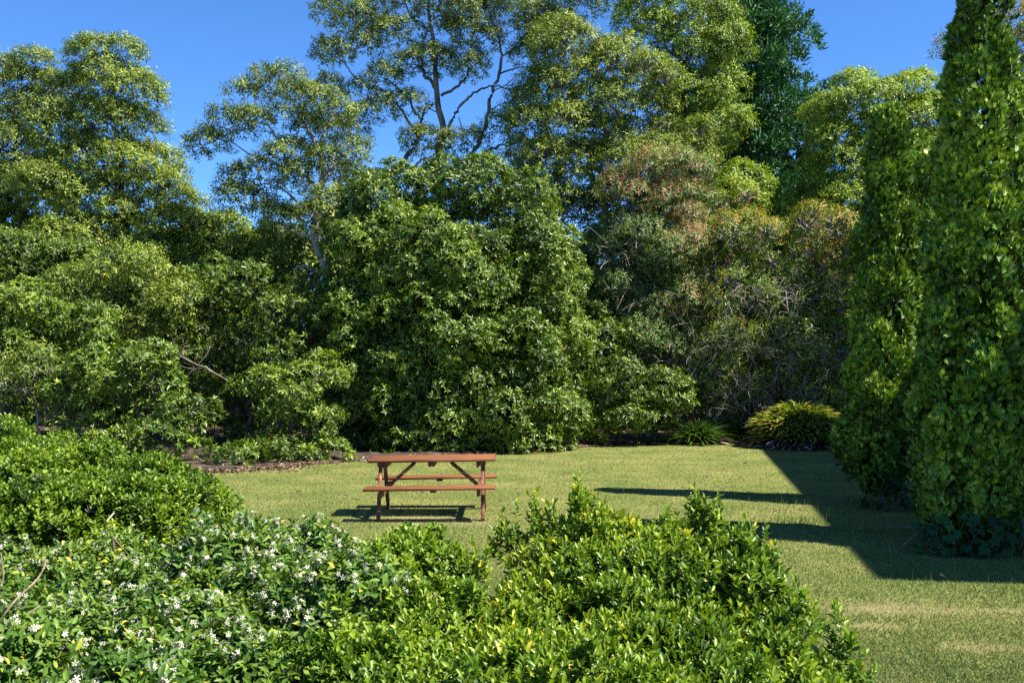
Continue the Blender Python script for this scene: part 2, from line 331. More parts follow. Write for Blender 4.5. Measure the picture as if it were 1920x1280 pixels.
#==BODY==
# ------------------------------------------------------------------ ground, garden bed, lawn
EDGE = np.array([(-9.5, 17.0), (-6.6, 18.6), (-5.2, 19.4), (-4.2, 20.6), (-3.5, 21.2), (-2.2, 22.2), (-.7, 23.1), (1.0, 24.4), (1.8, 25.3), (3.2, 26.5), (4.5, 27.4), (5.6, 27.6), (6.3, 26.6), (7.2, 25.6), (8.0, 24.6), (9.0, 23.6), (26, 22)])
def edge_y(x): return np.interp(x, EDGE[:, 0], EDGE[:, 1]) + .10 * np.sin(x * 3.1) + .06 * np.sin(x * 7.7 + 1)
BARE = ((2.95, 8.55, .55, .24), (3.35, 7.35, .30, .14), (2.75, 7.95, .25, .12), (3.9, 8.45, .45, .10), (5.0, 12.9, .5, .18), (-.55, 13.1, .4, .2), (-1.3, 13.6, .7, .3))
def lawn_material():
    m = bpy.data.materials.new('lawn'); m.use_nodes = True; n = m.node_tree; b = n.nodes['Principled BSDF']
    g = n.nodes.new('ShaderNodeNewGeometry')
    def nz(sc, det):
        t = n.nodes.new('ShaderNodeTexNoise'); t.inputs['Scale'].default_value = sc; t.inputs['Detail'].default_value = det
        n.links.new(g.outputs['Position'], t.inputs[0]); return t
    a, c = nz(.9, 5), nz(45, 3)
    r = n.nodes.new('ShaderNodeValToRGB'); r.color_ramp.elements[0].position = .35; r.color_ramp.elements[0].color = (.12, .16, .045, 1)
    r.color_ramp.elements[1].position = .68; r.color_ramp.elements[1].color = (.22, .225, .085, 1)
    r2 = n.nodes.new('ShaderNodeValToRGB'); r2.color_ramp.elements[0].position = .35; r2.color_ramp.elements[0].color = (.45, .42, .32, 1)
    r2.color_ramp.elements[1].position = .65; r2.color_ramp.elements[1].color = (1.25, 1.2, 1.05, 1)
    mx = n.nodes.new('ShaderNodeMix'); mx.data_type = 'RGBA'; mx.blend_type = 'MULTIPLY'; mx.inputs[0].default_value = 1
    n.links.new(a.outputs[0], r.inputs[0]); n.links.new(c.outputs[0], r2.inputs[0]); n.links.new(r.outputs[0], mx.inputs[6]); n.links.new(r2.outputs[0], mx.inputs[7])
    last = mx.outputs[2]; w3 = nz(5, 6)
    for cx, cy, sx, sy in BARE:
        s1 = n.nodes.new('ShaderNodeVectorMath'); s1.operation = 'SUBTRACT'; s1.inputs[1].default_value = (cx, cy, 0); n.links.new(g.outputs['Position'], s1.inputs[0])
        s2 = n.nodes.new('ShaderNodeVectorMath'); s2.operation = 'DIVIDE'; s2.inputs[1].default_value = (sx, sy, 1); n.links.new(s1.outputs[0], s2.inputs[0])
        s3 = n.nodes.new('ShaderNodeVectorMath'); s3.operation = 'LENGTH'; n.links.new(s2.outputs[0], s3.inputs[0])
        s4 = n.nodes.new('ShaderNodeMath'); s4.operation = 'MULTIPLY_ADD'; s4.inputs[1].default_value = 3.2; n.links.new(w3.outputs[0], s4.inputs[0]); n.links.new(s3.outputs['Value'], s4.inputs[2])
        s5 = n.nodes.new('ShaderNodeMapRange'); s5.inputs[1].default_value = 1.8; s5.inputs[2].default_value = 3.0; s5.inputs[3].default_value = .5; s5.inputs[4].default_value = 0; n.links.new(s4.outputs[0], s5.inputs[0])
        m2 = n.nodes.new('ShaderNodeMix'); m2.data_type = 'RGBA'; n.links.new(s5.outputs[0], m2.inputs[0]); n.links.new(last, m2.inputs[6]); m2.inputs[7].default_value = (.21, .155, .10, 1); last = m2.outputs[2]
    n.links.new(last, b.inputs['Base Color']); b.inputs['Roughness'].default_value = .9; b.inputs['Specular IOR Level'].default_value = .1
    return m
M['lawn'] = lawn_material()
xs = np.concatenate([[-900, -200, -60], np.linspace(-25, 25, 51), [60, 200, 900]]); ys = np.concatenate([[-300, -60, -12], np.linspace(-4, 46, 51), [90, 300, 1500]])
gx, gy = np.meshgrid(xs, ys); v = np.stack([gx.ravel(), gy.ravel(), gx.ravel() * 0], 1)
i = np.arange(len(ys) - 1)[:, None] * len(xs) + np.arange(len(xs) - 1)[None]; i = i.ravel()
tag(mesh_obj('ground', v, np.stack([i, i + 1, i + len(xs) + 1, i + len(xs)], 1), M['lawn']), kind='structure')
M['mulch'] = noise_mat('mulch', [(.014, .010, .007), (.045, .032, .022), (.13, .09, .062)], 3.5, .95, detail=12, bump=.8)
n_ = 300; ex = np.linspace(-26, 26, n_); rows = 40
v = []
for k in range(rows):
    t = k / (rows - 1); yy = edge_y(ex) + t * t * 40
    v.append(np.stack([ex, yy, .006 + .05 * np.clip(t * 14, 0, 1) + .025 * wob(np.stack([ex, yy, ex * 0], 1), 4, 4.) * np.clip(t * 14, 0, 1)], 1))
v = np.vstack(v); i = (np.arange(rows - 1)[:, None] * n_ + np.arange(n_ - 1)[None]).ravel()
tag(mesh_obj('garden_bed', v, np.stack([i, i + 1, i + n_ + 1, i + n_], 1), M['mulch'], smooth=True), kind='structure')

def blades(N, seed, L0, W0, ylo, yhi, zfix=None):
    rng = np.random.default_rng(seed)
    u = rng.random(N); y = 1 / (1 / ylo + u * (1 / yhi - 1 / ylo)); x = rng.uniform(-1, 1, N) * (.53 * y + .6)
    k = y < edge_y(x) + .05; x, y = x[k], y[k]
    bare = sum(np.exp(-(((x - cx) / sx) ** 2 + ((y - cy) / sy) ** 2)) for cx, cy, sx, sy in BARE)
    nn = wob(np.stack([x, y, x * 0], 1), 8, 1.3); n2 = wob(np.stack([x, y, x * 0], 1), 9, 6.)
    k = rng.random(len(x)) > bare * (.55 + .3 * n2); x, y, nn, n2, bare = x[k], y[k], nn[k], n2[k], bare[k]
    n = len(x); sc = 1 + .035 * np.maximum(y - 8, 0)
    h = L0 * rng.uniform(.45, 1.3, n) * (1 + .25 * n2) * sc ** .3; w = W0 * rng.uniform(.7, 1.3, n) * sc
    a = rng.uniform(0, 6.28, n); lean = rng.normal(0, .55, (n, 2)) * h[:, None]
    b = np.stack([x, y, x * 0], 1); s = np.stack([np.cos(a), np.sin(a), a * 0], 1) * w[:, None] / 2
    v = np.stack([b - s, b + s, b + np.concatenate([lean, h[:, None]], 1)], 1).reshape(-1, 3)
    t = (.43 + .13 * nn + .10 * n2 + rng.normal(0, .15, n) + .35 * np.clip(bare, 0, 1)).clip(0, 1)
    return v, np.arange(3 * n).reshape(-1, 3), np.repeat(t, 3)
v, f, t = blades(620000, 3, .024, .0065, 5.2, 28.5)
tag(mesh_obj('lawn_grass', v, f, M['grass'], attr=t), 'short mown lawn grass, green with straw coloured patches', 'grass', kind='stuff')
# taller stray grass beside the thujas and along the shadow edge
rng = np.random.default_rng(77); tv = []; tt = []
for cx, cy, n, hh in ((3.85, 14.4, 60, .16), (3.6, 13.2, 90, .20), (4.05, 12.5, 110, .22), (3.9, 9.6, 14, .15), (4.5, 9.5, 8, .16), (5.7, 9.5, 14, .2), (4.3, 11.4, 60, .12), (5.3, 10.6, 60, .12)):
    x = rng.normal(cx, .28, n); y = rng.normal(cy, .15, n); h = hh * rng.uniform(.4, 1.2, n); a = rng.uniform(0, 6.28, n)
    b = np.stack([x, y, x * 0], 1); s = np.stack([np.cos(a), np.sin(a), a * 0], 1) * .004
    tv.append(np.stack([b - s, b + s, b + np.stack([rng.normal(0, .3, n) * h, rng.normal(0, .3, n) * h, h], 1)], 1).reshape(-1, 3)); tt.append(np.repeat(rng.uniform(.3, .8, n), 3))
tv = np.vstack(tv); tag(mesh_obj('tall_grass', tv, np.arange(len(tv)).reshape(-1, 3), M['grass'], attr=np.concatenate(tt)), 'longer unmown grass blades along the foot of the thujas', 'grass', kind='stuff')
# fallen leaves along the bed
N = 6500; x = rng.uniform(-7, 8.6, N); off = np.abs(rng.normal(0, .22, N)) * rng.choice([1, 1, 1, -.8], N); y = edge_y(x) + off + .08
k = rng.random(N) < (.35 + .5 * (wob(np.stack([x, y, x * 0], 1), 12, 1.2) > 0)); x, y = x[k], y[k]; N = len(x)
x = np.concatenate([x, rng.uniform(-4, 6, 110), rng.normal(-5.2, .7, 900)]); y = np.concatenate([y, rng.uniform(8, 26, 110), rng.normal(19.9, .45, 900)]); N = len(x)
yd = norm(rng.normal(size=(N, 3)) * np.array([1, 1, .15])); nr = norm(np.array([0, 0, 1.]) + rng.normal(size=(N, 3)) * .35)
v, f, t = leaf_mesh(T_DIA, np.stack([x, y, rng.uniform(.03, .055, N)], 1), yd, nr, rng.uniform(.04, .11, N), rng.uniform(.02, .045, N), rng.random(N))
tag(mesh_obj('fallen_leaves', v, f, M['litter'], attr=t), 'dry brown and pinkish leaf litter along the edge of the lawn', 'leaf litter', kind='stuff')

# ------------------------------------------------------------------ picnic table
def boxes(lst):
    """chamfered boards: centre, size, rotation matrix (cols = axes)"""
    V = []; Q = []; n = 0
    for c, s, Rm in lst:
        c = np.array(c, float); s = np.array(s, float) / 2; b = min(.006, s.min() * .4)
        for sx in (-1, 1):
            for sy in (-1, 1):
                for sz in (-1, 1):
                    sg = np.array([sx, sy, sz])
                    for ax in range(3):
                        q = s - b; q[ax] = s[ax]; V.append(c + Rm @ (sg * q))
        def vid(sx, sy, sz, ax): return n + (((sx + 1) // 2 * 2 + (sy + 1) // 2) * 2 + (sz + 1) // 2) * 3 + ax
        for ax in range(3):
            o1, o2 = (ax + 1) % 3, (ax + 2) % 3
            for sg in (-1, 1):
                loop = []
                for a, b_ in ((-1, -1), (1, -1), (1, 1), (-1, 1)):
                    k = [0, 0, 0]; k[ax] = sg; k[o1] = a; k[o2] = b_; loop.append(vid(*k, ax))
                Q.append(loop if sg > 0 else loop[::-1])
        for ax in range(3):      # edge chamfers run along ax
            o1, o2 = (ax + 1) % 3, (ax + 2) % 3
            for a in (-1, 1):
                for b_ in (-1, 1):
                    k0 = [0, 0, 0]; k1 = [0, 0, 0]; k0[ax] = -1; k1[ax] = 1; k0[o1] = k1[o1] = a; k0[o2] = k1[o2] = b_
                    loop = [vid(*k0, o1), vid(*k1, o1), vid(*k1, o2), vid(*k0, o2)]; Q.append(loop if a * b_ < 0 else loop[::-1])
        n = len(V)
    return np.array(V), np.array(Q)
I3 = np.eye(3)
def rotx(a): c, s = math.cos(a), math.sin(a); return np.array([[1, 0, 0], [0, c, -s], [0, s, c]])
def roty(a): c, s = math.cos(a), math.sin(a); return np.array([[c, 0, s], [0, 1, 0], [-s, 0, c]])
M['red_wood'] = noise_mat('red_wood', [(.085, .030, .010), (.17, .060, .019), (.28, .115, .045)], 5, .6, stretch=(.6, 9, 9), bump=.25, spec=.4)
M['red_wood_end'] = noise_mat('red_wood_end', [(.10, .036, .020), (.17, .062, .034), (.32, .16, .10)], 6, .6, stretch=(4, 4, 1), bump=.25)
TX, TY, TA = -1.05, 13.93, math.radians(0.5)
tbl = empty('picnic_table', (TX, TY, 0), 'red brown stained timber picnic table with two attached benches on the lawn', 'picnic table')
def part(name, lst, mat='red_wood', parent=None):
    v, q = boxes(lst); o = mesh_obj(name, v, q, M[mat]); o.parent = parent or tbl; return o
HW, HL = .37, .835
top = part('tabletop', [((0.006 * (-1) ** k, -HW + .0675 + k * .145, .752), (2 * HL, .135, .038), I3) for k in range(5)] )
for sx in (-.665, 0, .665): part('cleat', [((sx, 0, .7), (.09, .60, .062), I3)], 'red_wood_end', top)
for sy in (-1, 1):
    be = part('bench_seat', [((0, sy * (.66 + dy), .43), (1.68, .135, .036), I3) for dy in (-.0725, .0725)])
    part('cleat', [((.05, sy * .66, .397), (.08, .24, .028), I3)], 'red_wood_end', be)
for sx in (-.67, .67):
    part('seat_beam', [((sx + (.05 if sx < 0 else -.05), 0, .365), (.04, 1.44, .09), I3)], 'red_wood_end')
    part('top_beam', [((sx + (.065 if sx < 0 else -.065), 0, .693), (.035, .64, .08), I3)], 'red_wood_end')
    for sy in (-1, 1):
        a = math.atan2(.37, .69); part('leg', [((sx, sy * .415, .355), (.045, .09, .80), rotx(sy * a))], 'red_wood_end')
for sg in (-1, 1):
    a = np.array([sg * .62, 0, .37]); b = np.array([sg * .24, 0, .70]); d_ = b - a
    part('brace', [((a + b) / 2, (.045, .07, np.linalg.norm(d_)), roty(math.atan2(d_[0], d_[2])))], 'red_wood_end')
tbl.rotation_euler = (0, math.radians(-.8), TA)

# ------------------------------------------------------------------ thujas at right
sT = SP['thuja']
def leaders(d, lst):
    """upright plumes of a columnar conifer as chains of slim masses: top px, foot px, radius px, metres in front of the axis"""
    out = []
    for x0, y0, x1, y1, r, off in lst:
        n = max(4, int((y1 - y0) / 95))
        for k in range(n):
            t = (k + .5) / n; rx = r * (.40 + .72 * t ** .8); wx = 5 * math.sin(k * 2.1 + x0)
            out.append((x0 + (x1 - x0) * t ** .9 + wx, y0 + (y1 - y0) * t, rx, (y1 - y0) / n * .62, -off * (.35 + .65 * t), rx * d / F))
    return out
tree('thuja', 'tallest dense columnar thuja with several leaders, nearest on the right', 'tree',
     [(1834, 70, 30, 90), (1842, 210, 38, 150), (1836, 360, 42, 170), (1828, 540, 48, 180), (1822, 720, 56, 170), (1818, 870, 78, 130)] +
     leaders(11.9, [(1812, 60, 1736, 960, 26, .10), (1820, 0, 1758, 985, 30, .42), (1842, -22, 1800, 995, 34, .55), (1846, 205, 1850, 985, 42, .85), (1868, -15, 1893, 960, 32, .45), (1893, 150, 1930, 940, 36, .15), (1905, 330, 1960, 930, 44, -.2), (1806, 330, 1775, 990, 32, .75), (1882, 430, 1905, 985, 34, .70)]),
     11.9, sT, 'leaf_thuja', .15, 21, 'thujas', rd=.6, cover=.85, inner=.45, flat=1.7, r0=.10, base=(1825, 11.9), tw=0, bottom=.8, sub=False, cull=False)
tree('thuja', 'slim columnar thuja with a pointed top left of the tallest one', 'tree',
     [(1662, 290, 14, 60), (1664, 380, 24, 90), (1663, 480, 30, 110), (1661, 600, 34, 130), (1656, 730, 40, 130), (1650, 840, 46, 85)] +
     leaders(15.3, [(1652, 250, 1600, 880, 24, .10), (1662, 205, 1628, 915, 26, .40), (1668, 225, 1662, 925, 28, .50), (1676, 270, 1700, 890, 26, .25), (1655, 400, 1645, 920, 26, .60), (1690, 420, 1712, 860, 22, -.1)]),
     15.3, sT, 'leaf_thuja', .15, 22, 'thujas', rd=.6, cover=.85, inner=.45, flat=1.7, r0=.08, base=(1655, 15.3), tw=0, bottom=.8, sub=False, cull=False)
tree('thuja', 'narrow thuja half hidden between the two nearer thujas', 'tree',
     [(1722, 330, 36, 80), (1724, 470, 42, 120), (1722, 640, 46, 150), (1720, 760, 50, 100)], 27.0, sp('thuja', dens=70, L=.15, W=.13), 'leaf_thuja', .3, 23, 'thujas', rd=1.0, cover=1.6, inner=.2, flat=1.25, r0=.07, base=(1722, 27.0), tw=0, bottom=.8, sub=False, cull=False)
def ivy_leaf():
    pts = [(0, 0), (.18, -.10), (.46, .02), (.42, .28), (.50, .55), (.24, .60), (0, 1.0), (-.24, .60), (-.50, .55), (-.42, .28), (-.46, .02), (-.18, -.10)]
    v = [(0, .35, -.04)] + [(x, y, .05 * abs(x) - .12 * max(0, y - .5)) for x, y in pts]; n = len(pts)
    return np.array(v, float), np.array([[0, 1 + (k + 1) % n, 1 + k] for k in range(n)])
T_IVY = ivy_leaf()
def ivy(px, d, w, h, n, seed, label):
    rng = np.random.default_rng(seed); c = P(px, 684, d); c[2] = 0; root = empty('ivy', c, label, 'ivy', 'ivy at the feet of the thujas')
    u = rng.uniform(-1, 1, n); p = np.stack([c[0] + u * w, c[1] - .12 - .35 * np.sqrt(np.clip(1 - u * u, 0, 1)) + rng.normal(0, .06, n), .05 + h * rng.random(n) ** 1.3], 1)
    yd = norm(np.array([0, -.35, -.5]) + rng.normal(size=(n, 3)) * .45); nr = norm(np.array([0, -.7, .75]) + rng.normal(size=(n, 3)) * .3)
    L = rng.uniform(.07, .14, n); v, f, t = leaf_mesh(T_IVY, p, yd, nr, L, L * 1.05, rng.uniform(0, .9, n)); v[:, 2] = np.maximum(v[:, 2], .012)
    mesh_obj('foliage', v, f, M['ivy'], root, t); tb = Tubes()
    for q in p[:: 2]: tb.add(wander(np.array([q[0] + rng.normal(0, .1), q[1] + .2, .01]), q, rng, 4, .15), .006, .003, 4)
    tb.build('stems', M['stem_tan'], root)
ivy(1660, 14.7, .42, .42, 42, 31, 'ivy with broad leaves at the foot of the slim pointed thuja')
ivy(1830, 11.25, .75, .38, 120, 32, 'dark broad leaved ivy round the foot of the tallest thuja')

# ------------------------------------------------------------------ foreground shrubs
gl = dict(L=.042, W=.018, n=10, slen=.09, dens=360, open0=72, open1=20, droop=.02, bo=.3, bu=.7, ad=.25, au=1.0, nj=.25, tpl=T_FULL, tipb=.42, tj=.07, yellow=.006, taper=False)
def shrub(name, label, mains, spec, mat, cr, seed, cover=1.5, inner=.5, flat=.8, tw=.10, group=None, bark='stem_tan', nst=26, spire=0, spikes=(), cat='shrub', r0=.016):
    """mains: (x, y, z, rx, ry, rz) metres"""
    rng = np.random.default_rng(seed); A = np.array(mains, float); C, R = A[:, :3], A[:, 3:]
    cc, rad, oo, mi = clumps_on(C, R, rng, cr, cover, inner, flat, .5)
    k = cc[:, 2] > .12; cc, rad, oo, mi = cc[k], rad[k], oo[k], mi[k]
    if spire:      # long shoots that stand above the clipped mass
        k = np.where(oo[:, 2] > .45)[0]; k = rng.choice(k, min(spire, len(k)), replace=False)
        cc = np.vstack([cc, cc[k] + np.array([0, 0, cr * .9]) + rng.normal(size=(len(k), 3)) * cr * .2]); rad = np.vstack([rad, np.full((len(k), 3), cr * .35) * np.array([1, 1, 1.9])])
        oo = np.vstack([oo, np.tile([0, 0, 1.], (len(k), 1))]); mi = np.concatenate([mi, mi[k]])
    for x_, y_, d_ in spikes:
        tp = P(x_, y_, d_)
        for dz, r_ in ((.035, .014), (.08, .020), (.13, .028), (.19, .04)):
            cc = np.vstack([cc, tp + [rng.normal(0, .008), rng.normal(0, .01), -dz]]); rad = np.vstack([rad, [[r_, r_, .05]]]); oo = np.vstack([oo, [[0, 0, 1.]]]); mi = np.append(mi, 0)
    base = np.array([C[:, 0].mean(), C[:, 1].mean(), 0]); root = empty(name, base, label, cat, group)
    v, f, t, p, dd = foliage(cc, rad, oo, spec, rng, seed, cull=True)
    mesh_obj('foliage', v, f, M[mat], root, t); tb = Tubes()
    for i, c in enumerate(C):
        for s in range(max(3, nst // len(C))):
            b = np.array([c[0] + rng.normal(0, .12) * R[i][0], c[1] + rng.normal(0, .12) * R[i][1], -.02]); e = c + rng.normal(size=3) * R[i] * .45; e[2] = max(e[2], .3)
            st = wander(b, e, rng, 7, .06); tb.add(st, r0, r0 * .5, 6)
            ii = rng.choice(np.where(mi == i)[0], min(7, (mi == i).sum()), replace=False)
            for q in ii: tb.add(wander(st[rng.integers(3, 7)], cc[q], rng, 5, .10), r0 * .45, r0 * .2, 5)
    twigs(tb, cc, rad, p, rng, tw, .0022); tb.build('stems', M[bark], root)
    return root, cc, rad, oo, p, dd, rng
shrub('glossy_shrub', 'big glossy bright green shrub with upright shoots in front at centre right', [(.46, 5.6, .66, .42, .55, .46), (.15, 5.5, .60, .24, .34, .42), (.20, 5.15, .50, .32, .40, .38), (.06, 4.7, .44, .34, .42, .36), (.92, 5.5, .61, .62, .60, .45), (.50, 4.7, .48, .54, .55, .40), (.95, 4.7, .44, .56, .5, .38), (.05, 4.0, .40, .5, .5, .38), (.60, 3.9, .38, .60, .5, .38), (1.05, 4.15, .32, .42, .45, .34), (.35, 3.3, .35, .7, .4, .34)],
      gl, 'leaf_gloss', .17, 41, spire=25, spikes=[(1085, 912, 5.7), (1075, 945, 5.7), (1100, 940, 5.6), (1000, 950, 5.8), (1012, 965, 5.8), (965, 975, 5.8), (938, 985, 5.8), (1150, 958, 5.7), (1185, 965, 5.8), (1240, 975, 5.7), (1306, 950, 5.7), (1318, 965, 5.7), (1345, 958, 5.7), (1335, 975, 5.6), (1400, 992, 5.6), (1430, 1015, 5.5), (1448, 1045, 5.4), (900, 1030, 5.4), (1500, 1115, 4.9), (1565, 1170, 4.6), (1595, 1215, 4.5), (1040, 960, 5.8)])
mur = dict(gl, L=.040, W=.019, n=9, slen=.07, dens=400, open0=80, open1=30, tpl=T_OBO, tipb=.3)
shrub('box_leaf_shrub', 'yellow green small leaved shrub between the jasmine and the glossy shrub', [(-.50, 5.9, .66, .27, .34, .40), (-.56, 5.4, .56, .34, .4, .40), (-.38, 4.8, .50, .36, .4, .36), (-.62, 4.5, .48, .3, .4, .36), (-.36, 4.1, .42, .32, .4, .36)], mur, 'leaf_murraya', .14, 42, spire=18)
shrub('box_leaf_shrub', 'rounded yellow green clipped shrub behind the jasmine at left', [(-3.9, 8.9, .76, .9, .8, .50), (-3.15, 8.8, .70, .75, .75, .50), (-3.5, 8.3, .66, .85, .6, .44), (-2.74, 8.5, .62, .5, .6, .42), (-4.6, 9.0, .72, .8, .7, .50), (-5.4, 8.8, .66, .8, .7, .46)],
      dict(mur, L=.045, W=.022, dens=300), 'leaf_murraya', .2, 43, cover=1.4, bark='twig_grey', nst=50)
shrub('box_leaf_shrub', 'second yellow green shrub at the far left edge behind the rounded one', [(-5.4, 10.6, .75, .9, .8, .60), (-6.5, 10.4, .7, .8, .8, .6), (-4.7, 10.9, .7, .6, .7, .55)], dict(mur, L=.045, W=.022, dens=240), 'leaf_murraya', .2, 44, nst=20)
jas = dict(gl, L=.050, W=.022, n=8, slen=.10, dens=300, open0=85, open1=45, droop=.10, bo=.4, bu=.5, ad=.6, au=.5, nj=.4, tipb=.25, yellow=.006, tj=.12, taper=False)
jm = []
rngj = np.random.default_rng(5)
for yy in np.arange(2.7, 7.2, .62):
    for xx in np.arange(-.53 * yy - .35, -.62, .72):
        jm.append((xx + rngj.normal(0, .1) - (.0 if yy < 6 else .2), yy + rngj.normal(0, .1), .42 + rngj.normal(0, .04), .50, .45, .42 + rngj.normal(0, .03)))
jr, cc, rad, oo, p, dd, rng = shrub('jasmine_bush', 'wide sprawling jasmine covered in small white star flowers, front left', jm, jas, 'leaf_jasmine', .17, 45, cover=1.0, inner=.3, nst=60, tw=.07, spire=24)
# star flowers: clusters are the bush's parts
def star(rng, c, nrm, r, V, Fc):
    i0 = len(V); V.append(c); n = norm(nrm); u = norm(np.cross(n, rng.normal(size=3))); w = np.cross(n, u)
    for k in range(5):
        a = k * 1.2566 + rng.normal(0, .1); d0 = math.cos(a) * u + math.sin(a) * w; s0 = -math.sin(a) * u + math.cos(a) * w; i = len(V)
        V += [c + d0 * r * .55 + s0 * r * .30, c + d0 * r + s0 * r * .28 + n * r * .05, c + d0 * r * .98 - s0 * r * .08, c + d0 * r * .5 - s0 * r * .05]; Fc += [[i0, i, i + 1], [i0, i + 1, i + 2], [i0, i + 2, i + 3]]
def cluster_mesh(seed, n):
    rng = np.random.default_rng(seed); V = [np.array([0, 0, -.03]), np.array([.0015, 0, -.03])]; Fc = []
    for k in range(n):
        d0 = norm(rng.normal(size=3) + np.array([0, -.3, 1.0])); Fc.append([0, 1, len(V)]); star(rng, d0 * rng.uniform(.012, .042), d0 + rng.normal(size=3) * .35, rng.uniform(.010, .0145), V, Fc)
    return V, Fc
meshes = []
for s in range(10):
    V, Fc = cluster_mesh(900 + s, 5 + s % 6); V = np.array(V)
    o = mesh_obj('flower_cluster', V, np.array(Fc), M['petal'], attr=np.random.default_rng(s).random(len(V))); meshes.append(o)
cand = np.where((dd[:, 2] > .25) & (p[:, 2] > .55) & (p[:, 1] < 7.6) & (np.abs(p[:, 0]) < .5 * p[:, 1] + .1))[0]; rng = np.random.default_rng(61)
okc = keep_outside(p[cand], cc, rad, .92); cand = cand[okc]; wt = np.exp(.8 * wob(p[cand], 71, 1.6)); cand = rng.choice(cand, min(760, len(cand)), replace=False, p=wt / wt.sum()); cand = cand[np.argsort(p[cand][:, 1])]
RV = []; RF = []
for i, q in enumerate(cand):
    pos = p[q] + dd[q] * .05 + np.array([0, -.01, .03])
    if i < 96:
        src = meshes[i % 10]; o = src if i < 10 else src.copy()
        if i >= 10: COL.objects.link(o)
        o.parent = jr; o.location = Vector(pos) - jr.location; o.rotation_euler = (rng.normal(0, .3), rng.normal(0, .3), rng.uniform(0, 6.28)); o.scale = [rng.uniform(.7, 1.1)] * 3
    else:
        V, Fc = cluster_mesh(1000 + i, rng.integers(3, 9)); k = len(RV); RV += [x + pos for x in V]; RF += [[a + k for a in f_] for f_ in Fc]
tag(mesh_obj('small_flowers', np.array(RV), np.array(RF), M['petal'], jr, np.random.default_rng(3).random(len(RV))), kind='stuff')
# a bare stem sticks out of the jasmine at the left edge
tb = Tubes(); tb.add(curve([P(-30, 1170, 4.6) + [0, 0, -.1], P(20, 1135, 4.6), P(70, 1085, 4.8), P(88, 1050, 5.0)]), .007, .003, 6); tb.add(curve([P(-20, 1200, 4.5), P(30, 1165, 4.6), P(75, 1135, 4.7)]), .009, .004, 6)
tb.add(curve([P(-20, 1130, 4.6), P(5, 1090, 4.6), P(2, 1040, 4.6)]), .005, .003, 6); tb.add(curve([P(30, 1165, 4.6), P(34, 1140, 4.6), P(40, 1128, 4.6)]), .005, .002, 6)
tb.build('bare_stem', M['stem_tan'], jr)

# ------------------------------------------------------------------ strap leaved clumps
def strap_clump(px, d, R_, H_, n, L, Wd, mat, seed, label, name='strap_leaf_clump', group=None, flow=0):
    rng = np.random.default_rng(seed); c = P(px, 684, d); c[2] = 0; root = empty(name, c, label, 'clump plant', group)
    th = rng.uniform(0, 6.28, n); rr = np.sqrt(rng.random(n)) * .8; el = np.arccos(rr); 
    b = np.stack([np.cos(th) * rr * R_ * .85, np.sin(th) * rr * R_ * .8, (H_ - L * .75) * np.sqrt(1 - rr ** 2) * rng.uniform(.3, 1, n)], 1) + c
    out = np.stack([np.cos(th), np.sin(th), th * 0], 1); dirv = norm(out * (rr + .15)[:, None] * 1.2 + np.array([0, 0, 1.]) * (1.05 - rr * .6)[:, None] + rng.normal(size=(n, 3)) * .22)
    side = norm(np.cross(dirv, np.array([0, 0, 1.]) + rng.normal(size=(n, 3)) * .2)); Ls = L * rng.uniform(.6, 1.2, n); K = 5; V = []
    for k in range(K):
        t = k / (K - 1); ctr = b + dirv * (Ls * t)[:, None] + np.array([0, 0, -1.]) * (Ls * .42 * t * t)[:, None] + out * (Ls * .12 * t * t)[:, None]
        w_ = Wd * (1 - t ** 2.2) * .5 + .001; V += [ctr - side * w_, ctr + side * w_]
    V = np.stack(V, 1).reshape(-1, 3); V[:, 2] = np.maximum(V[:, 2], .02)
    q = np.array([[2 * k, 2 * k + 1, 2 * k + 3, 2 * k + 2] for k in range(K - 1)]); Fc = (q[None] + (np.arange(n) * 2 * K)[:, None, None]).reshape(-1, 4)
    tn = (.42 + .16 * rng.normal(size=n) + .12 * wob(b, seed, 3.)); t = np.clip(tn[:, None] + np.repeat(np.linspace(-.2, .28, K), 2)[None], 0, 1)
    mesh_obj('leaves', V, Fc, M[mat], root, t.ravel())
    # old dry leaves lie round the crown's foot
    m = n // 14; a = rng.uniform(0, 6.28, m); pp = np.stack([np.cos(a) * R_ * rng.uniform(.4, 1.0, m), np.sin(a) * R_ * rng.uniform(.4, 1.0, m), rng.uniform(.03, .2, m)], 1) + c
    v, f, t = leaf_mesh(T_DIA, pp, norm(np.stack([np.cos(a), np.sin(a), a * 0 - .25], 1) + rng.normal(size=(m, 3)) * .3), norm(rng.normal(size=(m, 3)) * .4 + [0, 0, 1]), L * rng.uniform(.5, .9, m), np.full(m, Wd * .9), rng.random(m))
    v[:, 2] = np.maximum(v[:, 2], .015); mesh_obj('dry_leaves', v, f, M['litter'], root, t)
strap_clump(1500, 25.4, 1.42, 1.24, 5600, .38, .06, 'strap', 51, 'large domed clump of yellow and orange strap leaves beside the slim thuja')
strap_clump(1308, 26.4, .62, .80, 620, .66, .04, 'strap_green', 52, 'dark green strap leaved clump where the lawn meets the bushes', group='small strap leaved clumps')
strap_clump(1385, 27.1, .42, .78, 300, .62, .035, 'strap_green', 53, 'smaller strap leaved clump left of the large domed yellow clump', group='small strap leaved clumps')

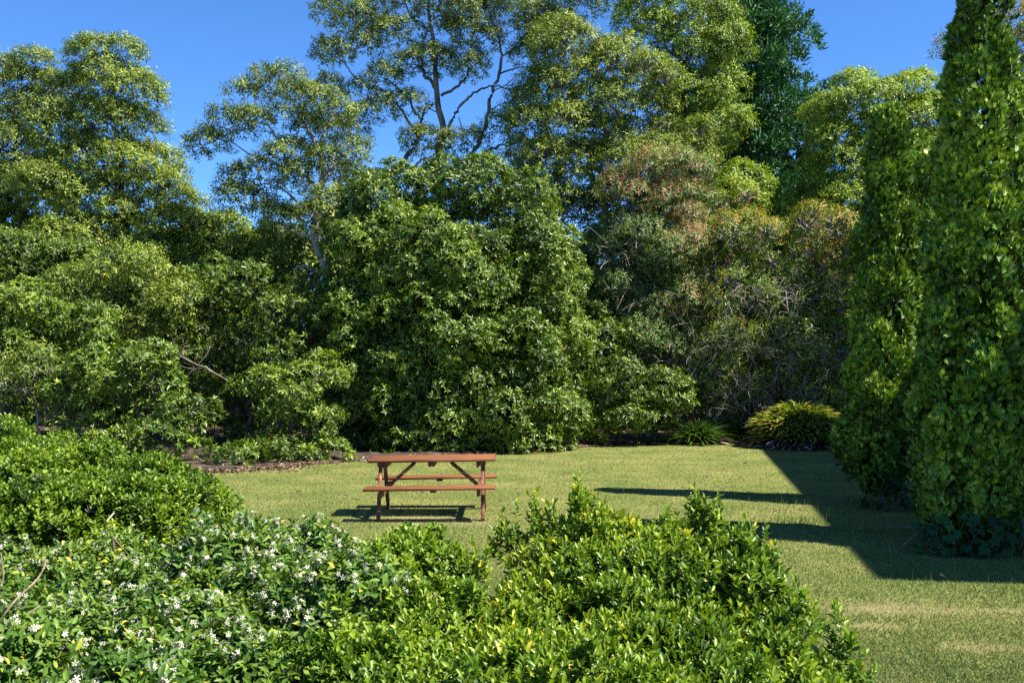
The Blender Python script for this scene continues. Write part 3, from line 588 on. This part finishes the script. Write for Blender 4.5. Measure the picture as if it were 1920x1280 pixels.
# ------------------------------------------------------------------ bushes and trees behind the lawn
mid, airy, cam_ = SP['mid'], SP['airy'], SP['camel']
tree('broad_bush', 'huge rounded dark glossy bush directly behind the picnic table', 'bush',
     [(740, 385, 100, 65, .8), (880, 365, 110, 60, .8), (965, 410, 85, 75, .6), (720, 480, 100, 90, .2), (850, 500, 140, 110, 0), (985, 520, 105, 110, .2), (700, 610, 95, 100, 0), (830, 640, 150, 110, -.4), (980, 660, 115, 110, -.2), (690, 740, 80, 80, -.2), (790, 770, 120, 80, -.6), (930, 765, 130, 85, -.6), (1028, 760, 58, 80, -.2), (665, 430, 45, 60, 1.9), (1040, 640, 48, 90, .6), (680, 825, 80, 36, -.3), (790, 832, 100, 34, -.8), (920, 828, 110, 34, -.9), (630, 800, 50, 45, -.1), (1020, 818, 55, 32, -.2)],
     25.0, cam_, 'leaf_camellia', .40, 101, rd=.95, cover=1.5, inner=.25, flat=.85, r0=.16, base=(860, 25.4), tw=.02, bottom=.5)
tree('broad_bush', 'dark bush sloping down to the lawn right of the huge rounded one', 'bush',
     [(1100, 560, 35, 40, 1.4), (1135, 640, 50, 60, .6), (1165, 700, 70, 55, .3), (1215, 740, 65, 45, .2), (1145, 770, 50, 55, .2), (1250, 785, 50, 40, .3), (1190, 790, 60, 40, .1)],
     26.0, cam_, 'leaf_camellia', .40, 102, rd=1.1, cover=1.4, flat=.6, r0=.09, base=(1160, 26.3), tw=.02)
tree('low_shrub', 'light green low shrub with tiered sprays left of the huge rounded bush', 'shrub',
     [(485, 708, 48, 24), (555, 735, 50, 34), (600, 700, 45, 50, .5), (520, 790, 50, 34, -.2), (580, 800, 50, 45), (540, 835, 55, 34, -.4), (600, 850, 45, 26, -.3), (490, 850, 30, 22, -.5)],
     21.9, sp('camel', tb=.06), 'leaf_mid', .36, 103, rd=1.0, cover=1.3, flat=.45, r0=.05, base=(550, 21.9), tw=.05)
pink_bush, *_ = tree('pink_tip_bush', 'tall grey green bush with orange pink new tips on its crown', 'bush',
     [(1235, 330, 75, 42), (1180, 345, 40, 35), (1190, 400, 55, 55), (1265, 400, 60, 60), (1170, 480, 55, 60), (1250, 480, 75, 70, -.2), (1180, 560, 65, 60, -.2), (1260, 570, 70, 70, -.3), (1215, 640, 80, 60, -.3), (1270, 700, 60, 60, -.3)],
     28.0, sp('mid', L=.085, W=.026, dens=66, red=1.1, radd=.38, spots=[(P(1225, 315, 27.3), 1.0), (P(1165, 340, 27.3), .7), (P(1290, 350, 27.5), .6), (P(1270, 470, 26.8), .35), (P(1300, 430, 27), .5)]), 'leaf_pink', .40, 104, rd=1.1, cover=1.4, flat=.7, r0=.12, base=(1220, 28.2), tw=.16, bark='twig_grey')
dry_bush, *_ = tree('dry_twig_bush', 'wide bush with bare grey twigs and yellow orange leaf tips', 'bush',
     [(1400, 405, 65, 45, .3), (1350, 460, 60, 60), (1440, 470, 60, 60), (1540, 450, 55, 50), (1370, 560, 80, 70), (1470, 570, 55, 70, .4), (1560, 540, 45, 80), (1340, 650, 70, 65, -.2), (1430, 670, 80, 60, -.2), (1530, 660, 65, 70), (1380, 740, 70, 45, -.3), (1480, 730, 80, 40, -.2), (1575, 720, 40, 60)],
     27.6, sp('mid', L=.09, W=.028, dens=38, red=.95, radd=.44, yellow=.006, spots=[(P(1415, 385, 26.8), .6), (P(1540, 425, 26.8), .9), (P(1480, 420, 26.8), .5), (P(1340, 420, 26.9), .5), (P(1590, 480, 26.8), .6), (P(1320, 690, 26), .4), (P(1500, 640, 26), .35), (P(1300, 600, 26), .3)]), 'leaf_brush', .40, 105, rd=1.0, cover=1.0, flat=.8, r0=.10, base=(1440, 28.2), tw=.45, bark='twig_grey', twr=.013)
def tangle(root, blobs, d, n, seed, r=.011):
    """bare curved twigs over the face of a bush"""
    rng = np.random.default_rng(seed); C, R = mains_from_px(blobs, d); tb = Tubes()
    for _ in range(n):
        i = rng.integers(len(C)); v_ = norm(rng.normal(size=3) + np.array([.1, -1.3, .1])); p0 = C[i] + v_ * R[i] * rng.uniform(.75, 1.0)
        dr = norm(rng.normal(size=3) + v_ * .6 + np.array([0, 0, .35 * rng.choice([-1, 1, 1])])); L = rng.uniform(.25, .85); bend = rng.normal(size=3) * .25 * L; sag = np.array([0, 0, -.25 * L])
        pts = [p0, p0 + dr * L * .35 + bend * .4, p0 + dr * L * .7 + bend + sag * .3, p0 + dr * L + bend + sag]; rr = r * rng.uniform(.5, 1.2); tb.add(curve(pts, 3), rr, rr * .35, 4)
        for q in range(rng.integers(0, 3)): s = pts[1 + q % 2]; tb.add(np.array([s, s + norm(dr + rng.normal(size=3) * .7) * L * .4]), rr * .6, rr * .3, 3)
    tb.build('bare_twigs', M['twig_grey'], root)
tangle(pink_bush, [(1200, 560, 70, 60), (1260, 620, 70, 60), (1215, 680, 80, 50), (1290, 710, 60, 50), (1160, 480, 50, 50)], 27.7, 230, 151)
tangle(dry_bush, [(1340, 650, 70, 65, -.2), (1430, 660, 80, 65, -.2), (1530, 650, 65, 70), (1380, 735, 70, 45, -.3), (1480, 725, 80, 45, -.2), (1380, 560, 70, 60), (1470, 560, 50, 60, .3)], 27.5, 420, 152)
tree('round_bush', 'small rounded lime green bush top above the dry twig bush', 'bush', [(1395, 350, 48, 36), (1380, 385, 55, 40)], 29.2, sp('mid', tb=.1), 'leaf_bright', .34, 106, cover=1.5, r0=.07, base=(1395, 29.4), flat=.7)
tree('small_shrub', 'little pale leaved shrub right behind the large domed clump', 'shrub', [(1565, 755, 26, 24), (1575, 790, 24, 26)], 26.4, sp('camel', tb=.2), 'leaf_olive', .2, 107, cover=1.4, r0=.03, base=(1570, 26.4))
# left thicket, shrub by shrub
tree('round_shrub', 'olive yellow rounded shrub in the middle of the left trees', 'shrub', [(245, 525, 80, 55), (165, 545, 75, 38), (320, 570, 60, 40), (230, 590, 90, 50)], 24.2, sp('airy', dens=48), 'leaf_olive', .36, 111, cover=1.5, r0=.08, base=(240, 24.4), flat=.65)
tree('layered_shrub', 'bright layered shrub low on the far left side', 'shrub', [(50, 580, 85, 45), (130, 620, 75, 45), (40, 650, 80, 50), (170, 610, 50, 40), (-60, 620, 70, 70), (-170, 640, 90, 80), (-280, 640, 90, 90), (-200, 760, 110, 70)], 22.8, sp('camel', tb=.03), 'leaf_mid', .36, 112, cover=1.5, flat=.5, r0=.07, base=(60, 23))
tree('layered_shrub', 'glossy shrub with pale lit leaves beside the bare grey branch', 'shrub', [(230, 665, 75, 45), (280, 710, 50, 55), (180, 720, 70, 60), (250, 770, 70, 50), (345, 765, 45, 28, -.4), (340, 800, 50, 25, -.4), (300, 830, 60, 35, -.4), (230, 840, 70, 40, -.4), (370, 845, 40, 25, -.5), (425, 860, 32, 15, -.8)], 21.3, sp('camel'), 'leaf_camellia', .36, 113, cover=1.4, flat=.5, r0=.06, base=(230, 21.5))
tree('twiggy_shrub', 'grey green twiggy shrub behind the clipped shrubs at far left', 'shrub', [(40, 730, 80, 60), (110, 770, 75, 55), (-30, 700, 60, 70), (170, 800, 60, 35)], 21.4, sp('airy', dens=40), 'leaf_airy', .32, 114, cover=1.3, flat=.7, r0=.05, base=(70, 21.6), tw=.3, bark='twig_grey')
gap_shrub, *_ = tree('layered_shrub', 'shaded green shrub in the middle of the gap behind the lawn', 'shrub', [(400, 530, 65, 45), (360, 590, 60, 50), (470, 540, 60, 40), (520, 600, 60, 50), (450, 640, 80, 45, .5), (560, 560, 50, 50), (590, 630, 50, 50), (510, 670, 60, 35), (430, 740, 70, 60, 1.6), (390, 810, 60, 50, 1.8), (500, 800, 70, 60, 1.8), (340, 700, 50, 60, 1.2)], 24.6, sp('camel', L=.12, dens=26, tb=-.02), 'leaf_mid', .36, 115, cover=1.2, flat=.5, r0=.08, base=(470, 25.5))
tree('broadleaf_tree', 'tall light green tree on the left with its crown leaning right', 'tree',
     [(205, 130, 62, 42), (160, 190, 60, 45), (245, 185, 62, 40), (215, 240, 70, 40), (125, 270, 65, 45), (200, 310, 75, 45), (275, 320, 62, 42), (320, 370, 52, 40), (120, 360, 80, 50), (220, 390, 80, 50), (300, 430, 65, 45), (170, 450, 90, 50), (335, 415, 30, 22), (250, 480, 80, 40)],
     28.0, sp('airy', dens=46, tb=.03), 'leaf_olive', .46, 121, 'tall trees behind the garden', rd=1.0, cover=1.25, flat=.55, r0=.17, base=(200, 28.5), tw=.06)
tree('broadleaf_tree', 'thin topped tree cut by the left edge of the picture', 'tree',
     [(60, 122, 18, 24), (100, 160, 22, 18), (5, 120, 16, 40), (45, 165, 38, 30), (15, 200, 60, 50), (70, 215, 45, 40), (20, 290, 70, 55), (60, 370, 70, 55), (-20, 400, 80, 80), (40, 460, 80, 55), (-60, 250, 70, 80)],
     30.0, sp('airy', dens=42), 'leaf_airy', .46, 122, 'tall trees behind the garden', rd=1.0, cover=1.1, flat=.6, r0=.15, base=(10, 30.5), tw=.10)
tree('dark_tree', 'low dense tree under the crowns at far left with sky glinting through', 'tree', [(40, 500, 90, 55), (-40, 560, 90, 70), (150, 500, 70, 40), (300, 520, 80, 50), (120, 580, 90, 50), (280, 600, 90, 60), (60, 660, 100, 60), (180, 690, 100, 60), (330, 660, 80, 60)], 27.0, mid, 'leaf_mid', .42, 132, 'tall trees behind the garden', cover=1.3, flat=.6, r0=.12, base=(110, 27.5))
tree('dark_tree', 'dense shaded tree filling the dip between left tree and leaning tree', 'tree', [(400, 450, 60, 40), (340, 490, 70, 50), (450, 470, 60, 40), (520, 480, 60, 50), (420, 540, 90, 60), (560, 440, 50, 50)], 28.5, mid, 'leaf_mid', .42, 123, 'tall trees behind the garden', cover=1.3, flat=.6, r0=.12, base=(430, 29))
tree('leaning_tree', 'slender tree with pale leaning trunk and flat airy crown', 'tree',
     [(520, 152, 50, 26), (480, 185, 42, 26), (560, 185, 45, 28), (610, 190, 35, 26), (430, 240, 48, 30), (500, 235, 52, 30), (580, 255, 52, 30), (640, 230, 35, 30), (395, 270, 26, 22), (540, 300, 60, 28), (640, 290, 45, 30), (470, 335, 48, 28), (450, 380, 42, 22), (545, 365, 45, 28, .6), (650, 345, 35, 28, .8), (510, 415, 50, 30), (610, 395, 42, 30, -.5), (575, 330, 38, 26, -.4), (612, 300, 30, 20, -.4), (598, 408, 32, 26, -.9), (630, 555, 40, 28, -.9), (585, 545, 35, 25, -.7)],
     26.4, sp('airy', dens=44), 'leaf_airy', .40, 124, 'tall trees behind the garden', rd=1.0, full=False, shrink=.3, cover=1.1, inner=.25, flat=.55, r0=.13, bark='bark_pale', base=(640, 25.6), tw=.10, trunk_px=[(613, 519), (598, 474), (589, 439), (594, 400), (600, 356), (606, 320), (596, 280), (570, 230)],
     limb_px=[([(601, 514), (585, 506), (570, 498), (550, 505)], .05, .02), ([(600, 356), (570, 330), (540, 315), (500, 300), (470, 290)], .05, .015), ([(600, 356), (625, 310), (650, 280), (662, 250)], .05, .015), ([(594, 400), (560, 380), (520, 350), (480, 345)], .04, .015), ([(540, 315), (525, 270), (500, 230), (490, 190)], .03, .012), ([(470, 290), (440, 270), (410, 250)], .02, .01), ([(606, 320), (600, 270), (620, 220), (640, 190)], .04, .012)])
tree('open_crown_tree', 'tall open tree with bare forking trunks rising against the blue sky', 'tree',
     [(650, 90, 50, 38), (615, 100, 30, 24), (680, 30, 55, 30), (640, 10, 40, 22), (685, 195, 42, 34), (700, 215, 30, 30), (600, 170, 32, 24), (745, 65, 42, 30), (740, 5, 60, 28), (790, -20, 60, 30), (850, 25, 50, 32), (855, 70, 38, 26), (762, 122, 32, 18), (815, 115, 24, 16), (900, 45, 45, 32), (930, 75, 34, 28), (985, 30, 45, 45), (1010, 100, 40, 40), (757, 197, 24, 18), (888, 128, 18, 16), (935, 235, 26, 20), (870, 270, 34, 18), (725, 150, 26, 20), (800, 262, 24, 14), (970, 190, 26, 24), (655, 250, 40, 22), (905, -10, 60, 30), (1040, 60, 40, 50), (960, 300, 40, 26)],
     31.0, sp('airy', dens=44, bu=.6), 'leaf_airy', .42, 125, 'tall trees behind the garden', rd=1.0, bark='bark_mid', full=False, shrink=.2, cover=1.05, inner=.3, flat=.6, r0=.12, base=(840, 31.2), tw=.12, auto=True,
     trunk_px=[(822, 330), (832, 249), (822, 203), (819, 171), (816, 131), (817, 98), (809, 56), (803, 10), (812, -40)],
     limb_px=[([(819, 171), (807, 150), (796, 138), (790, 105), (801, 56), (819, 20), (830, -20)], 0.061, 0.021), ([(827, 180), (855, 164), (875, 141), (880, 110), (884, 82), (890, 50)], 0.048, 0.014), ([(837, 243), (855, 213), (870, 190), (885, 177), (905, 165), (924, 162), (953, 167), (976, 184)], 0.051, 0.014),
              ([(745, 318), (760, 296), (773, 279), (790, 253), (790, 223), (800, 205), (812, 194)], 0.082, 0.035), ([(790, 223), (776, 207), (765, 185), (737, 157), (715, 145)], 0.041, 0.014), ([(783, 256), (763, 223), (752, 205), (737, 190), (721, 171), (691, 164), (662, 141), (648, 120), (635, 108)], 0.044, 0.014),
              ([(865, 340), (885, 289), (904, 256), (914, 210), (924, 171), (937, 138), (940, 95), (934, 66), (914, 16), (908, -20)], 0.075, 0.021), ([(937, 138), (960, 130), (983, 126), (1020, 128)], 0.031, 0.010), ([(942, 105), (965, 92), (985, 86), (1010, 80)], 0.027, 0.008), ([(770, 318), (790, 300), (806, 295), (820, 286), (832, 275)], 0.041, 0.014),
              ([(888, 300), (910, 286), (931, 275), (950, 270), (967, 266), (1000, 262)], 0.041, 0.021), ([(801, 56), (780, 40), (765, 20), (755, -10)], 0.034, 0.014), ([(884, 82), (905, 70), (930, 55)], 0.020, 0.007), ([(805, 60), (790, 42), (772, 35), (760, 5)], 0.034, 0.014), ([(924, 171), (950, 158), (975, 140), (1000, 150)], 0.020, 0.007),
              ([(828, 215), (800, 203), (770, 212), (760, 235)], 0.020, 0.007), ([(914, 210), (940, 195), (955, 192)], 0.020, 0.007), ([(860, 220), (868, 250), (862, 280)], 0.017, 0.007)])
tree('bushy_tree', 'grey green bushy tree with tangled dead twigs, right of the open tree', 'tree',
     [(1050, 90, 50, 50), (1030, 170, 55, 45), (1100, 160, 50, 45), (1160, 120, 50, 50), (1010, 240, 45, 45), (1080, 240, 60, 50), (1160, 210, 65, 50), (1110, 320, 85, 50), (1020, 320, 50, 45), (1210, 160, 50, 50), (1220, 240, 60, 55), (1200, 310, 70, 45), (1060, 390, 80, 45, .4), (1150, 390, 80, 50, .4), (1280, 290, 60, 45)],
     29.4, sp('airy', dens=42, red=.95, tb=.04), 'leaf_olive', .44, 126, 'tall trees behind the garden', rd=1.0, cover=1.15, inner=.25, flat=.7, r0=.18, base=(1150, 29.8), tw=.30, bark='twig_grey', twr=.009)
tree('bright_tree', 'bright yellow green tree leaning against the dark conifer', 'tree',
     [(1250, 10, 55, 40), (1310, 40, 50, 42), (1338, 100, 42, 45), (1290, 110, 55, 45), (1338, 175, 46, 45), (1290, 190, 55, 45), (1350, 235, 38, 32), (1300, 250, 60, 40), (1190, -5, 50, 35), (1230, 80, 40, 40), (1120, -20, 60, 40), (1270, 60, 50, 50), (1220, 40, 50, 40)],
     30.5, sp('airy', dens=44), 'leaf_bright', .42, 127, 'tall trees behind the garden', rd=1.0, cover=1.2, flat=.7, r0=.15, base=(1300, 31), tw=.10)
tree('broadleaf_tree', 'wide light green tree between the dark conifer and the thujas', 'tree',
     [(1600, 170, 45, 26), (1570, 215, 55, 40), (1640, 195, 55, 40), (1705, 175, 58, 28), (1740, 230, 60, 55), (1660, 270, 75, 50), (1575, 285, 60, 45), (1550, 330, 48, 45), (1640, 350, 80, 55), (1750, 330, 80, 80), (1515, 395, 40, 40), (1580, 400, 70, 55), (1690, 430, 80, 70), (1600, 480, 60, 60), (1720, 560, 90, 100), (1650, 660, 90, 100), (1740, 720, 90, 100), (1620, 760, 60, 70)],
     30.5, sp('mid', dens=44, tb=.05), 'leaf_bright', .46, 128, 'tall trees behind the garden', rd=1.0, cover=1.25, flat=.6, r0=.18, base=(1660, 31), tw=.05)
tree('copper_tree', 'sparse tree with dark coppery leaves cut off at the right edge', 'tree', [(1800, 110, 30, 30), (1915, 60, 30, 50), (1920, 150, 35, 50), (1930, 260, 50, 60), (1960, 100, 50, 90), (1950, 400, 60, 90), (1960, 560, 70, 90)], 24.5, sp('airy', dens=30, red=.1, radd=.3), 'leaf_pink', .36, 129, 'tall trees behind the garden', cover=1.2, r0=.12, base=(1930, 24.6), tw=.1, flat=.7)
# dark conifer
def conifer():
    rng = np.random.default_rng(130); d = 36.0; ax = P(1400, 684, d); ax[2] = 0; H = P(0, -70, d)[2]; root = empty('conifer', ax, 'tall dark blue green conifer with a sloping right side', 'tree', 'tall trees behind the garden')
    tb = Tubes(); tb.add(np.array([ax, ax + [0, 0, H * .6], ax + [0, 0, H]]), .28, .03, 10); cc = []; rad = []; oo = []
    z = 2.0
    while z < H - .2:
        t = (H - z) / H; Rr = .2 + 5.5 * t ** .85 if t < .45 else 3.0; n = int(7 + 6 * t)
        for k in range(n):
            a = rng.uniform(0, 6.28); L = Rr * rng.uniform(.65, 1.12); dv = np.array([math.cos(a), math.sin(a), .38 + .2 * rng.normal()]); b = ax + [0, 0, z]; e = b + dv * L
            tb.add(np.array([b, (b + e) / 2 - [0, 0, .08 * L], e]), .035, .01, 5)
            for s in np.arange(.35, 1.02, .16): cc.append(b + dv * L * s + rng.normal(size=3) * .08); rad.append([.30, .30, .24]); oo.append(norm(dv))
        z += .42
    cc = np.array(cc); rad = np.array(rad) * rng.uniform(.7, 1.2, (len(cc), 1)); oo = np.array(oo)
    v, f, t, p, dd = foliage(cc, rad, oo, sp('pine'), rng, 131, True); mesh_obj('crown', v, f, M['leaf_pine'], root, t); tb.build('trunk', M['bark_dark'], root)
conifer()
# bare grey limb that belongs to the shaded shrub in the gap
tb = Tubes()
for pts, a, b in (([(480, 800, 3.6), (465, 760, 3.2), (430, 718, 1.8), (402, 700), (385, 689), (371, 685)], .035, .022), ([(371, 685), (352, 675), (337, 667), (318, 655), (302, 643)], .026, .009), ([(385, 690), (368, 691), (356, 699), (350, 706), (338, 706)], .020, .007), ([(371, 691), (352, 690), (334, 684)], .014, .006), ([(371, 684), (390, 660), (398, 630)], .014, .005), ([(337, 667), (345, 650), (342, 632)], .012, .004), ([(318, 655), (300, 655), (290, 668)], .010, .004), ([(350, 706), (330, 715), (322, 700)], .008, .004), ([(352, 675), (330, 650), (320, 625)], .009, .003)):
    pp = curve([P(x, y, 22.4 + (o[0] if o else 0)) for x, y, *o in pts], 5); pp[:, 2] = np.maximum(pp[:, 2], -.02); tb.add(pp, a, b, 7)
tag(tb.build('dead_limb', M['bark_mid'], gap_shrub), 'bare grey forked limb without leaves')
# thicket that reads as one dark mass behind all of it
rng = np.random.default_rng(140); C = []; R = []
for x in np.arange(-22, 20, 1.5):
    for yy, zz, rz in ((34.5, .9, 1.3), (34.8, 2.6, 1.4), (35.6, 4.2, 1.4), (36.4, 5.0, 1.4)): C.append((x + rng.normal(0, .3), yy + rng.normal(0, .3), zz)); R.append((1.2, .9, rz))
C = np.array(C); R = np.array(R); cc, rad, oo, mi = clumps_on(C, R, rng, .7, 1.3, .6, .8, .8, .1)
v, f, t, p, dd = foliage(cc, rad, oo, sp('mid', L=.22, W=.10, dens=13), rng, 141)
tag(mesh_obj('thicket', v, f, M['leaf_mid'], attr=t), 'dense dark undergrowth seen through gaps behind the trees', 'undergrowth', kind='stuff')

# ------------------------------------------------------------------ the house beyond the right edge whose shadow lies on the lawn
u = norm(np.array([2.51, 14.97, 0])); w_ = np.array([u[1], -u[0], 0]); E0 = np.array([9.64, 7.42, 0]); HL_ = 15.6; D_ = 9.0; Hh = 9.0
hs = empty('house', E0 + u * HL_ / 2 + w_ * D_ / 2, 'two storey brick house past the right edge, shown by its shadow', 'house')
Rm = np.stack([u, w_, [0, 0, 1]], 1); cen = E0 + u * HL_ / 2 + w_ * D_ / 2
def hb(lst): return boxes([(Rm @ np.array(c) + cen, s, Rm) for c, s in lst])
v, q = hb([((0, 0, Hh / 2 - .1), (HL_ - .6, D_ - .6, Hh - .2))]); mesh_obj('wall', v, q, M['house_wall'], hs)
v, q = hb([((0, 0, Hh - .09), (HL_, D_, .18))]); mesh_obj('eaves', v, q, M['white_paint'], hs)
rv = np.array([[-HL_/2, -D_/2, Hh], [HL_/2, -D_/2, Hh], [HL_/2, D_/2, Hh], [-HL_/2, D_/2, Hh], [-HL_/2 + 4, 0, Hh + 1.8], [HL_/2 - 4, 0, Hh + 1.8]]) @ Rm.T + cen + [0, 0, .003]
mesh_obj('roof', rv, [np.array([[0, 1, 5, 4], [2, 3, 4, 5]]), np.array([[1, 2, 5], [3, 0, 4]])], M['house_roof'], hs)
for zz in (1.6, 5.6):
    for xx in (-5, -1.7, 1.7, 5):
        v, q = hb([((xx, -D_/2 + .29, zz), (1.5, .06, 1.5))]); fr = mesh_obj('window', v, q, M['white_paint'], hs)
        v, q = hb([((xx, -D_/2 + .255, zz), (1.3, .02, 1.3))]); mesh_obj('glass', v, q, M['window_glass']).parent = fr
